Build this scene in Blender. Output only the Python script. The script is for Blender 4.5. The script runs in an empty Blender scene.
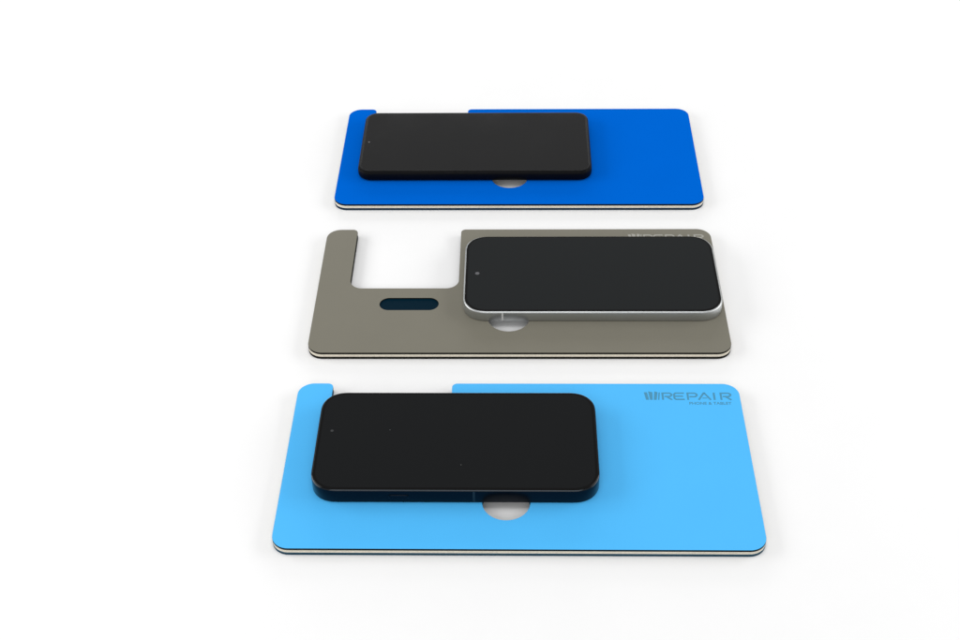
import bpy, bmesh, math, random
from mathutils import Matrix, Vector
random.seed(4)
scene = bpy.context.scene
col = scene.collection
MM = 0.001

# ------------------------------------------------------------------ materials
def new_mat(name):
    m = bpy.data.materials.new(name); m.use_nodes = True
    nt = m.node_tree
    return m, nt, nt.nodes['Principled BSDF']

def mat(name, color, rough=0.5, spec=0.5, metal=0.0, grain=0.0, grain_scale=3000, bump=0.0,
        mottling=0.0, coat=0.0, coat_rough=0.05, rough_var=0.0, streak=None):
    m, nt, b = new_mat(name)
    N, L = nt.nodes, nt.links
    b.inputs['Base Color'].default_value = (*color, 1)
    b.inputs['Roughness'].default_value = rough
    b.inputs['Specular IOR Level'].default_value = spec
    b.inputs['Metallic'].default_value = metal
    b.inputs['Coat Weight'].default_value = coat
    b.inputs['Coat Roughness'].default_value = coat_rough
    if not (grain or bump or mottling or rough_var): return m
    tc = N.new('ShaderNodeTexCoord')
    fine = N.new('ShaderNodeTexNoise'); fine.inputs['Scale'].default_value = grain_scale
    fine.inputs['Detail'].default_value = 2
    if streak:
        mp = N.new('ShaderNodeMapping'); mp.inputs['Scale'].default_value = streak
        L.new(tc.outputs['Object'], mp.inputs['Vector']); L.new(mp.outputs['Vector'], fine.inputs['Vector'])
    else:
        L.new(tc.outputs['Object'], fine.inputs['Vector'])
    big = N.new('ShaderNodeTexNoise'); big.inputs['Scale'].default_value = 35
    big.inputs['Detail'].default_value = 4
    L.new(tc.outputs['Object'], big.inputs['Vector'])
    if grain or mottling:
        def rng(src, amt):
            r = N.new('ShaderNodeMapRange'); r.inputs['From Min'].default_value = .25; r.inputs['From Max'].default_value = .75
            r.inputs['To Min'].default_value = 1 - amt; r.inputs['To Max'].default_value = 1 + amt
            L.new(src.outputs['Fac'], r.inputs['Value']); return r
        g, k = rng(fine, grain), rng(big, mottling)
        mul = N.new('ShaderNodeMath'); mul.operation = 'MULTIPLY'
        L.new(g.outputs['Result'], mul.inputs[0]); L.new(k.outputs['Result'], mul.inputs[1])
        vm = N.new('ShaderNodeVectorMath'); vm.operation = 'SCALE'; vm.inputs[0].default_value = color
        L.new(mul.outputs[0], vm.inputs['Scale']); L.new(vm.outputs['Vector'], b.inputs['Base Color'])
    if rough_var:
        r = N.new('ShaderNodeMapRange'); r.inputs['From Min'].default_value = .3; r.inputs['From Max'].default_value = .7
        r.inputs['To Min'].default_value = max(0, rough - rough_var); r.inputs['To Max'].default_value = rough + rough_var
        L.new(big.outputs['Fac'], r.inputs['Value']); L.new(r.outputs['Result'], b.inputs['Roughness'])
    if bump:
        bp = N.new('ShaderNodeBump'); bp.inputs['Strength'].default_value = bump
        bp.inputs['Distance'].default_value = 0.00005
        L.new(fine.outputs['Fac'], bp.inputs['Height']); L.new(bp.outputs['Normal'], b.inputs['Normal'])
    return m

M_table = mat('white_table_surface', (.90, .90, .90), rough=.7, spec=.2, mottling=.006)
BOARD = {
 'light': mat('light_blue_coating', (.080, .480, .93), rough=.62, spec=.10, grain=.035, grain_scale=2600, bump=.25, mottling=.012),
 'grey':  mat('olive_grey_coating', (.188, .178, .142), rough=.6, spec=.14, grain=.05, grain_scale=2600, bump=.25, mottling=.02),
 'dark':  mat('deep_blue_coating', (.0002, .124, .62), rough=.75, spec=.0, grain=.035, grain_scale=2600, bump=.25, mottling=.012)}
EDGE = {
 'light': mat('dark_teal_edge', (.003, .007, .011), rough=.7, spec=.1),
 'grey':  mat('dark_olive_edge', (.006, .006, .004), rough=.7, spec=.1),
 'dark':  mat('dark_navy_edge', (.002, .006, .015), rough=.7, spec=.1)}
BOTTOM_EDGE = {'dark': mat('deep_navy_edge', (.003, .020, .040), rough=.6, spec=.2), 'light': mat('deep_teal_edge', (.010, .050, .080), rough=.6, spec=.2)}
M_core = mat('beige_core', (.74, .685, .57), rough=.75, spec=.2, grain=.10, grain_scale=900, mottling=.05)
M_pad = mat('navy_slot_pad', (.0004, .0125, .025), rough=.6, spec=.02, grain=.1)
LOGO = {
 'light': mat('engraved_blue_ink', (.060, .265, .43), rough=.55, spec=.2, grain=.12),
 'grey':  mat('engraved_pale_ink', (.34, .335, .30), rough=.5, spec=.3, grain=.12)}
M_glass = mat('black_screen_glass', (.0030, .0037, .0044), rough=.07, spec=.32, rough_var=.03)
M_glass_clear = mat('charcoal_screen_glass', (.0045, .0062, .0070), rough=.06, spec=.43, rough_var=.02)
M_glass_soft = mat('black_screen_film', (.004, .004, .0042), rough=.05, spec=.46, rough_var=.015)
M_border = mat('black_screen_border', (.0012, .0012, .0013), rough=.16, spec=.25)
M_frame_navy = mat('midnight_blue_metal', (.0018, .0060, .012), rough=.28, metal=.7, spec=.3, rough_var=.06)
M_frame_black = mat('matte_black_plastic', (.0012, .0012, .0018), rough=.5, spec=.12)
M_frame_silver = mat('silver_aluminium', (.54, .555, .555), rough=.44, metal=1.0, grain=.03, grain_scale=1500, rough_var=.05)
M_rim_navy = mat('polished_dark_chamfer', (.045, .052, .060), rough=.13, metal=1.0)
M_band_silver = mat('antenna_band_pale', (.62, .62, .60), rough=.5)
M_band_navy = mat('antenna_band_dark', (.0045, .010, .016), rough=.5)
M_lens = mat('camera_lens', (.10, .10, .11), rough=.25, spec=.6)
M_lens_dim = mat('camera_lens_dim', (.035, .036, .038), rough=.25, spec=.6)
M_dust = mat('dust_speck', (.16, .16, .16), rough=.9, spec=.1)

# ------------------------------------------------------------------ helpers
def link_mesh(name, me, parent=None):
    o = bpy.data.objects.new(name, me); col.objects.link(o)
    if parent: o.parent = parent
    return o

def arc(cx, cy, r, a0, a1, n=14):
    return [(cx + r*math.cos(math.radians(a0 + (a1-a0)*i/n)), cy + r*math.sin(math.radians(a0 + (a1-a0)*i/n))) for i in range(n+1)]

def rounded_polygon(pts, n=14):
    """pts: list of (x, y, r); rounds every corner with a true arc"""
    out = []
    k = len(pts)
    for i in range(k):
        p0, p1, p2 = Vector(pts[i-1][:2]), Vector(pts[i][:2]), Vector(pts[(i+1) % k][:2])
        r = pts[i][2]
        d1, d2 = (p0-p1).normalized(), (p2-p1).normalized()
        ang = d1.angle(d2); t = r/math.tan(ang/2)
        c = p1 + (d1+d2).normalized()*(r/math.sin(ang/2))
        s, e = p1 + d1*t - c, p1 + d2*t - c
        a0, a1 = math.atan2(s.y, s.x), math.atan2(e.y, e.x)
        da = (a1-a0+math.pi) % (2*math.pi) - math.pi
        for j in range(n+1):
            a = a0 + da*j/n
            out.append((c.x + r*math.cos(a), c.y + r*math.sin(a)))
    return out

def plate(name, loops, z0, z1, mats, bevel=0.0, parent=None):
    """flat plate with holes from outline loops in mm; slot 0 = faces up/down, slot 1 = walls"""
    cu = bpy.data.curves.new(name, 'CURVE'); cu.dimensions = '2D'; cu.fill_mode = 'BOTH'
    for lp in loops:
        s = cu.splines.new('POLY'); s.points.add(len(lp)-1)
        for p, (x, y) in zip(s.points, lp): p.co = (x*MM, y*MM, 0, 1)
        s.use_cyclic_u = True
    cu.extrude = (z1-z0)/2*MM - bevel*MM
    cu.bevel_depth = bevel*MM; cu.bevel_resolution = 2
    cu.offset = -bevel*MM
    tmp = bpy.data.objects.new(name + '_curve', cu); col.objects.link(tmp)
    dg = bpy.context.evaluated_depsgraph_get()
    me = bpy.data.meshes.new_from_object(tmp.evaluated_get(dg))
    bpy.data.objects.remove(tmp); bpy.data.curves.remove(cu)
    me.name = name
    bm = bmesh.new(); bm.from_mesh(me)
    bmesh.ops.remove_doubles(bm, verts=bm.verts, dist=1e-7)
    bmesh.ops.recalc_face_normals(bm, faces=bm.faces)
    for v in bm.verts: v.co.z += (z0+z1)/2*MM
    bm.to_mesh(me); bm.free()
    me.materials.clear()
    for m in mats: me.materials.append(m)
    for p in me.polygons:
        p.material_index = 0 if (abs(p.normal.z) > .9 or len(mats) == 1) else 1
        p.use_smooth = False
    return link_mesh(name, me, parent)

def superloop(hx, hy, r, n=20, power=2.3):
    """rounded rectangle with slightly continuous-curvature corners"""
    pts = []
    for sx, sy, rev in ((1,1,0), (-1,1,1), (-1,-1,0), (1,-1,1)):
        seg = []
        for i in range(n+1):
            a = math.pi/2*i/n
            c, s = math.cos(a)**(2/power), math.sin(a)**(2/power)
            seg.append((sx*(hx-r + r*c), sy*(hy-r + r*s)))
        if rev: seg.reverse()
        pts += seg
    return pts

def loft(name, rings, mats, mat_of_band, parent=None, cap_bottom=True, cap_top=True, smooth=True):
    """rings: list of (loop_mm, z_mm); same vertex counts"""
    bm = bmesh.new(); R = []
    for lp, z in rings:
        R.append([bm.verts.new((x*MM, y*MM, z*MM)) for x, y in lp])
    for k in range(len(R)-1):
        a, b = R[k], R[k+1]; n = len(a)
        for i in range(n):
            j = (i+1) % n
            f = bm.faces.new((a[i], a[j], b[j], b[i])); f.material_index = mat_of_band[k]; f.smooth = smooth
    if cap_bottom: bm.faces.new(list(reversed(R[0])))
    if cap_top:
        f = bm.faces.new(R[-1]); f.material_index = mat_of_band[-1]
    bmesh.ops.remove_doubles(bm, verts=bm.verts, dist=1e-7)
    bmesh.ops.recalc_face_normals(bm, faces=bm.faces)
    me = bpy.data.meshes.new(name); bm.to_mesh(me); bm.free()
    for m in mats: me.materials.append(m)
    return link_mesh(name, me, parent)

def box_mesh(bm, x0, x1, y0, y1, z0, z1):
    vs = [bm.verts.new((x*MM, y*MM, z*MM)) for z in (z0, z1) for x, y in ((x0,y0),(x1,y0),(x1,y1),(x0,y1))]
    for f in ((3,2,1,0),(4,5,6,7),(0,1,5,4),(1,2,6,5),(2,3,7,6),(3,0,4,7)): bm.faces.new([vs[i] for i in f])

def mesh_of(name, bm, m, parent=None):
    bmesh.ops.recalc_face_normals(bm, faces=bm.faces)
    me = bpy.data.meshes.new(name); bm.to_mesh(me); bm.free(); me.materials.append(m)
    return link_mesh(name, me, parent)

def empty(name, loc, rz, label, cat, group=None):
    o = bpy.data.objects.new(name, None); col.objects.link(o)
    o.empty_display_size = .02
    o.location = loc; o.rotation_euler = (0, 0, rz)
    o['label'] = label; o['category'] = cat
    if group: o['group'] = group
    return o

# ------------------------------------------------------------------ board (mm, centre of the board, z up)
BW, BD, BT = 250.0, 122.93, 4.99
HX, HY = BW/2, BD/2
NX0, NX1, NY = -105.3, -37.3, -0.6           # the notch cut in from the far long edge
outline = rounded_polygon([(-HX, HY, 9), (-HX, -HY, 9), (HX, -HY, 9), (HX, HY, 9),
                           (NX1, HY, 3), (NX1, NY, 8), (NX0, NY, 8), (NX0, HY, 3.2)])
HC, HR = (-6.1, -29.6), 12.5                 # finger hole
hole = [(HC[0] + HR*math.cos(2*math.pi*i/72), HC[1] + HR*math.sin(2*math.pi*i/72)) for i in range(72)]
SX0, SX1, SY0, SY1 = -85.3, -49.0, -22.0, -10.2   # stadium slot
sr = (SY1-SY0)/2; sy = (SY0+SY1)/2
slot = arc(SX1-sr, sy, sr, -90, 90, 24) + arc(SX0+sr, sy, sr, 90, 270, 24)

def inset(lp, d):                              # shrink a loop slightly so the core sits back from the skins
    out = []; n = len(lp)
    area = sum(lp[i][0]*lp[(i+1) % n][1] - lp[(i+1) % n][0]*lp[i][1] for i in range(n))
    sg = 1 if area > 0 else -1
    for i in range(n):
        a, b, c = Vector(lp[i-1]), Vector(lp[i]), Vector(lp[(i+1) % n])
        t1, t2 = (b-a), (c-b)
        if t1.length < 1e-6: t1 = t2
        if t2.length < 1e-6: t2 = t1
        t = (t1.normalized()+t2.normalized()).normalized()
        out.append((b.x - sg*t.y*d, b.y + sg*t.x*d))
    return out

def stroke(bm, pts, w, z0, h, scale=1.0):
    """mitred flat stroke through pts (mm)"""
    n = len(pts); P = [Vector(p) for p in pts]; L, R = [], []
    for i in range(n):
        t = (P[min(i+1, n-1)] - P[max(i-1, 0)]).normalized()
        if 0 < i < n-1:
            d1, d2 = (P[i]-P[i-1]).normalized(), (P[i+1]-P[i]).normalized()
            t = (d1+d2).normalized(); k = 1/max(.5, math.sqrt((1+d1.dot(d2))/2))
        else: k = 1
        nrm = Vector((-t.y, t.x))*(w/2*k)
        L.append(P[i]+nrm); R.append(P[i]-nrm)
    lo = [[bm.verts.new((p.x*MM, p.y*MM, z*MM)) for p in side] for z in (z0, z0+h) for side in (L, R)]
    lL, lR, hL, hR = lo
    for i in range(n-1):
        bm.faces.new((hL[i], hR[i], hR[i+1], hL[i+1])); bm.faces.new((lL[i], lL[i+1], lR[i+1], lR[i]))
        bm.faces.new((lL[i], hL[i], hL[i+1], lL[i+1])); bm.faces.new((lR[i], lR[i+1], hR[i+1], hR[i]))
    bm.faces.new((lL[0], lR[0], hR[0], hL[0])); bm.faces.new((lL[-1], hL[-1], hR[-1], lR[-1]))

def make_logo(parent, m, z, up=0.0):
    # letters placed to the photograph: emblem 71.5-80, R 80.9-86.7, E 87.8-93.7, P 95.6-101.2, A 101.8-108.2, I 109.6-110.8, R 114.2-120.2
    bm = bmesh.new(); k = [0]; b, t = 48.1 + up, 54.0 + up
    def S(pts, w=1.1):
        k[0] += 1; stroke(bm, pts, w, z, .012 + .0015*k[0])
    def Q(*p):
        k[0] += 1; zz = (z + .012 + .0015*k[0])*MM
        bm.faces.new([bm.verts.new((q[0]*MM, q[1]*MM, zz)) for q in p])
    Q((71.3, t+.3), (73.1, t+.3), (73.9, b), (72.2, b))
    Q((73.8, t+1.1), (76.2, t+.3), (75.9, b), (74.4, b))
    Q((77.3, t+1.1), (79.1, t+.4), (78.1, b), (76.5, b))
    Q((79.6, t+.2), (80.4, t+.2), (79.6, b), (78.9, b))
    def letter_R(x, w):
        S([(x+.42, b), (x+.42, t-.4), (x+w-1.5, t-.4), (x+w-.5, t-1.2), (x+w-.5, t-2.2), (x+w-1.5, t-3.1), (x+1.4, t-3.1)])
        S([(x+w-3.2, t-3.35), (x+w-.4, b)])
    letter_R(81.3, 5.9)
    S([(93.9, t-.4), (89.0, t-.4), (88.2, t-1.3), (88.2, b+1.3), (89.0, b+.42), (93.9, b+.42)]); S([(88.7, t-2.9), (93.2, t-2.9)])
    S([(95.8, b), (95.8, t-.4), (99.9, t-.4), (100.9, t-1.3), (100.9, t-2.4), (99.9, t-3.3), (96.7, t-3.3)])
    S([(101.7, b), (104.9, t-.3), (105.3, t-.3), (108.5, b)]); S([(103.9, b+1.5), (106.6, b+1.5)], .7)
    S([(110.6, b), (110.6, t)], 1.15)
    letter_R(114.0, 6.3)
    lg = mesh_of('logo', bm, m, parent)
    # small second line of lettering under the name
    cu = bpy.data.curves.new('tagline', 'FONT'); cu.body = 'PHONE & TABLET'; cu.align_x = 'LEFT'
    cu.size = 3.1*MM; cu.extrude = .008*MM; cu.offset = .00007
    tmp = bpy.data.objects.new('tagline', cu); col.objects.link(tmp)
    dg = bpy.context.evaluated_depsgraph_get()
    me = bpy.data.meshes.new_from_object(tmp.evaluated_get(dg)); bpy.data.objects.remove(tmp); bpy.data.curves.remove(cu)
    xs = [v.co.x for v in me.vertices]; x0, x1 = min(xs), max(xs)
    s = (23.6*MM)/(x1-x0)
    for v in me.vertices: v.co = ((96.1*MM + (v.co.x-x0)*s), (44.25 + up)*MM + v.co.y, v.co.z + (z+.014)*MM)
    me.materials.clear(); me.materials.append(m); me.name = 'tagline'
    link_mesh('tagline', me, parent)
    return lg

def make_board(kind, loc, rz, label, logo):
    root = empty('phone_repair_board', loc, rz, label, 'board', 'boards laid in a column')
    m, e = BOARD[kind], EDGE[kind]
    plate('bottom_plate', [outline, hole, slot], 0.0, 1.75, [m, BOTTOM_EDGE.get(kind, e)], .18, root)
    core = plate('core_layer', [inset(outline, .12), inset(hole, -.12), inset(slot, -.12)], 1.75, 3.62, [M_core], 0, root)
    core.data.materials.append(e)              # the cut-outs are dark right through, only the outer rim shows beige
    for p in core.data.polygons:
        x, y = p.center.x/MM, p.center.y/MM
        if abs(p.normal.z) < .9 and -106 < x < -36 and -43 < y < HY-.5 or (abs(x-HC[0]) < 14 and abs(y-HC[1]) < 14): p.material_index = 1
    plate('top_plate', [outline, hole, slot], 3.62, BT, [m, e], .08, root)
    bm = bmesh.new(); lp = inset(slot, .05)
    lo = [bm.verts.new((x*MM, y*MM, .6*MM)) for x, y in lp]; hi = [bm.verts.new((x*MM, y*MM, 4.35*MM)) for x, y in lp]
    bm.faces.new(hi); bm.faces.new(list(reversed(lo)))
    for i in range(len(lp)):
        j = (i+1) % len(lp); bm.faces.new((lo[i], lo[j], hi[j], hi[i]))
    bmesh.ops.remove_doubles(bm, verts=bm.verts, dist=1e-7)
    mesh_of('slot_pad', bm, M_pad, root)
    if logo: make_logo(root, LOGO[kind], BT + .002, 1.2 if kind == 'grey' else 0)
    return root

FIT = dict(
 light=dict(x=.01871, y=.50764, w=-.03245, px=-.0329, py=.00700, pw=.00011, pl=150.98, pt=9.24, asp=.4937),
 grey=dict(x=.02436, y=.65725, w=-.03131, px=.04477, py=.00580, pw=-.00082, pl=157.0, pt=7.29, asp=.4921),
 dark=dict(x=.02958, y=.80893, w=-.03448, px=-.03026, py=.00515, pw=.00068, pl=161.66, pt=7.86, asp=.4904))
LABELS = dict(
 light='light blue board nearest the camera, with a finger hole and printed lettering in its corner',
 grey='olive grey board in the middle, its rear notch and dark stadium slot left uncovered',
 dark='deep royal blue board at the back of the column, without visible lettering')
for k in ('light', 'grey', 'dark'):
    f = FIT[k]; make_board(k, (f['x'], f['y'], 0), f['w'], LABELS[k], k != 'dark')

# ------------------------------------------------------------------ phones
def phone_root(k, label):
    f = FIT[k]; c, s = math.cos(f['w']), math.sin(f['w'])
    loc = (f['x'] + f['px']*c - f['py']*s, f['y'] + f['px']*s + f['py']*c, (BT+.03)*MM)
    r = empty('smartphone', loc, f['w'] + f['pw'], label, 'phone', 'smartphones lying face up on the boards')
    return r, f['pl']/2, f['pl']*f['asp']/2, f['pt'] - .03

def disc(name, x, y, r, z, m, parent, rx=None):
    bm = bmesh.new(); rx = rx or r; n = 24
    top = [bm.verts.new(((x + rx*math.cos(2*math.pi*i/n))*MM, (y + r*math.sin(2*math.pi*i/n))*MM, (z+.02)*MM)) for i in range(n)]
    bot = [bm.verts.new((v.co.x, v.co.y, (z-.05)*MM)) for v in top]
    bm.faces.new(top); bm.faces.new(list(reversed(bot)))
    for i in range(n):
        j = (i+1) % n; bm.faces.new((bot[i], bot[j], top[j], top[i]))
    return mesh_of(name, bm, m, parent)

def flat_phone(k, label, frame, r, band, rim_w, bands, buttons, lens, border=1.6, glass=M_glass, lens_mat=M_lens_dim, rim=None):
    root, hx, hy, T = phone_root(k, label)
    SL = lambda d: superloop(hx-d, hy-d, max(.5, r-d))
    # flat-sided metal band with small rolled edges, top lip around the glass
    loft('frame', [(SL(1.4), 0), (SL(.55), .05), (SL(.15), .3), (SL(0), .75), (SL(0), T-rim_w-.15), (SL(.05), T-rim_w+.05), (SL(.16), T-rim_w+.2), (SL(rim_w-.06), T-.22), (SL(rim_w), T-.2), (SL(rim_w+.02), T-.8)],
         [frame, rim or frame], [0]*5 + [1]*2 + [0]*2, root, cap_top=False)
    g = loft('screen', [(SL(rim_w+.02), T-1.0), (SL(rim_w+.03), T-.16), (SL(rim_w+.2), T-.01), (SL(rim_w+border), T), (SL(rim_w+border+.01), T)],
         [M_border, glass], [0, 0, 0, 1, 1], root, smooth=False)
    for x, side in bands:
        bm = bmesh.new(); y = side*hy
        box_mesh(bm, x-.55, x+.55, min(y, y+side*.025), max(y, y+side*.025), .75, T-rim_w-.15)
        mesh_of('antenna_band', bm, band, root)
    for x0, x1, side in buttons:
        lp = rounded_polygon([(x0, T/2-1.3, 1.2), (x1, T/2-1.3, 1.2), (x1, T/2+1.3, 1.2), (x0, T/2+1.3, 1.2)], 6)
        bm = bmesh.new(); rings = []
        for d, off in ((-.2, -.1), (.28, 0), (.42, .18)):
            ll = inset(lp, .18 if off else 0)
            rings.append([bm.verts.new((p[0]*MM, side*(hy+d)*MM, p[1]*MM)) for p in ll])
        for a, b in zip(rings, rings[1:]):
            for i in range(len(a)):
                j = (i+1) % len(a); bm.faces.new((a[i], a[j], b[j], b[i]))
        bm.faces.new(rings[-1]); bm.faces.new(list(reversed(rings[0])))
        bmesh.ops.remove_doubles(bm, verts=bm.verts, dist=1e-7)
        mesh_of('side_button', bm, frame, root)
    for x, y, rr in lens: disc('front_camera', x, y, rr, T, lens_mat, g)
    return root, hx, hy, T, g

# local phone coordinates = board coordinates minus the phone's offset
pl = lambda k, x, y: (x - FIT[k]['px']*1000, y - FIT[k]['py']*1000)
# nearest phone: midnight blue, large corner radius
x1, y1 = pl('light', -103.1, 12.5); x2, _ = pl('light', -100.5, 13.3)
root, hx, hy, T, g = flat_phone('light', 'black-screened phone with a dark navy metal edge lying on the light blue board',
    M_frame_navy, 14.5, M_band_navy, .6, [(pl('light', -22.8, 0)[0], -1)], [(pl('light', -67, 0)[0], pl('light', -56.5, 0)[0], -1)],
    [(x2, y1+1.0, .85)], rim=M_rim_navy)
for x, y in ((-69.1, 14.2), (-29.9, -11.9)):
    px, py = pl('light', x, y); disc('dust_speck', px, py, .28, T, M_dust, g, .16)
# middle phone: silver band
x1, y1 = pl('grey', -25.6, 5.0)
flat_phone('grey', 'black-screened phone with a bright silver metal frame on the olive grey board',
    M_frame_silver, 15.2, M_band_silver, .85, [(pl('grey', -9.8, 0)[0], -1)], [(pl('grey', 100, 0)[0], pl('grey', 110, 0)[0], 1)],
    [(x1, y1, 1.35)], border=1.5, glass=M_glass_clear, lens_mat=M_lens)
# far phone: all black with rounded sides
root, hx, hy, T = phone_root('dark', 'all-black phone with rounded sides and matte screen on the deep blue board')
SL = lambda d: superloop(hx-d, hy-d, max(.5, 9.5-d), power=2.1)
loft('frame', [(SL(2.6), 0), (SL(1.3), .35), (SL(.45), 1.2), (SL(.05), 2.4), (SL(0), 3.6), (SL(.05), T-2.2), (SL(.3), T-1.1), (SL(.75), T-.45), (SL(.8), T-1.0)],
     [M_frame_black], [0]*9, root, cap_top=False)
g = loft('screen', [(SL(.8), T-1.3), (SL(.82), T-.42), (SL(1.3), T-.1), (SL(2.0), T-.01), (SL(2.4), T), (SL(2.41), T)],
     [M_frame_black, M_glass_soft], [0, 0, 0, 0, 1, 1], root)
x1, y1 = pl('dark', -105.7, 4.0)
disc('front_camera', x1, y1, .7, T, M_lens_dim, g)

# ------------------------------------------------------------------ table
bm = bmesh.new()
n = 24; S = 6.0
vs = [[bm.verts.new((-S + 2*S*i/n, -S + 2*S*j/n, 0)) for i in range(n+1)] for j in range(n+1)]
for j in range(n):
    for i in range(n): bm.faces.new((vs[j][i], vs[j][i+1], vs[j+1][i+1], vs[j+1][i]))
t = mesh_of('table_surface', bm, M_table)
t.location.z = -.00002
t['kind'] = 'structure'; t['label'] = 'seamless bright white table surface under the boards'

# ------------------------------------------------------------------ light
w = bpy.data.worlds.new('World'); scene.world = w; w.use_nodes = True
bg = w.node_tree.nodes['Background']; bg.inputs['Color'].default_value = (1, 1, 1, 1); bg.inputs['Strength'].default_value = .36
def softbox(name, loc, target, size, size_y, power, color=(1, 1, 1)):
    l = bpy.data.lights.new(name, 'AREA'); l.shape = 'RECTANGLE'; l.size = size; l.size_y = size_y
    l.energy = power; l.color = color
    o = bpy.data.objects.new(name, l); col.objects.link(o); o.location = loc
    o.rotation_euler = (Vector(target)-Vector(loc)).to_track_quat('-Z', 'Y').to_euler()
    return o
softbox('softbox_front', (-.10, -.40, .62), (.02, .45, 0), .9, .35, 3.3)
softbox('softbox_overhead', (.0, .42, 1.5), (.0, .55, 0), .9, .7, 5.6)
softbox('softbox_left', (-.80, .66, .40), (-.1, .66, 0), .9, .34, 4.1)
softbox('softbox_right', (.86, .66, .40), (.1, .66, 0), .9, .34, 3.9)
softbox('added_back_fill', (.03, 1.60, .28), (.03, 1.0, 0), 1.0, .28, 3.6)  # added fill lamp behind the boards, put in to brighten the outer table

# ------------------------------------------------------------------ camera
cam = bpy.data.cameras.new('Camera'); co = bpy.data.objects.new('Camera', cam); col.objects.link(co)
cam.sensor_fit = 'HORIZONTAL'; cam.sensor_width = 36; cam.lens = 36*1350.62/960
cam.clip_start = .01; cam.clip_end = 100
co.matrix_world = Matrix.Translation((0, 0, .5267)) @ Matrix.Rotation(math.pi/2 - .69438, 4, 'X') @ Matrix.Rotation(-.02072, 4, 'Z')
scene.camera = co

scene.view_settings.view_transform = 'Standard'; scene.view_settings.look = 'None'
scene.view_settings.exposure = -.05; scene.view_settings.gamma = 1
scene.render.engine = 'CYCLES'
scene.cycles.max_bounces = 8
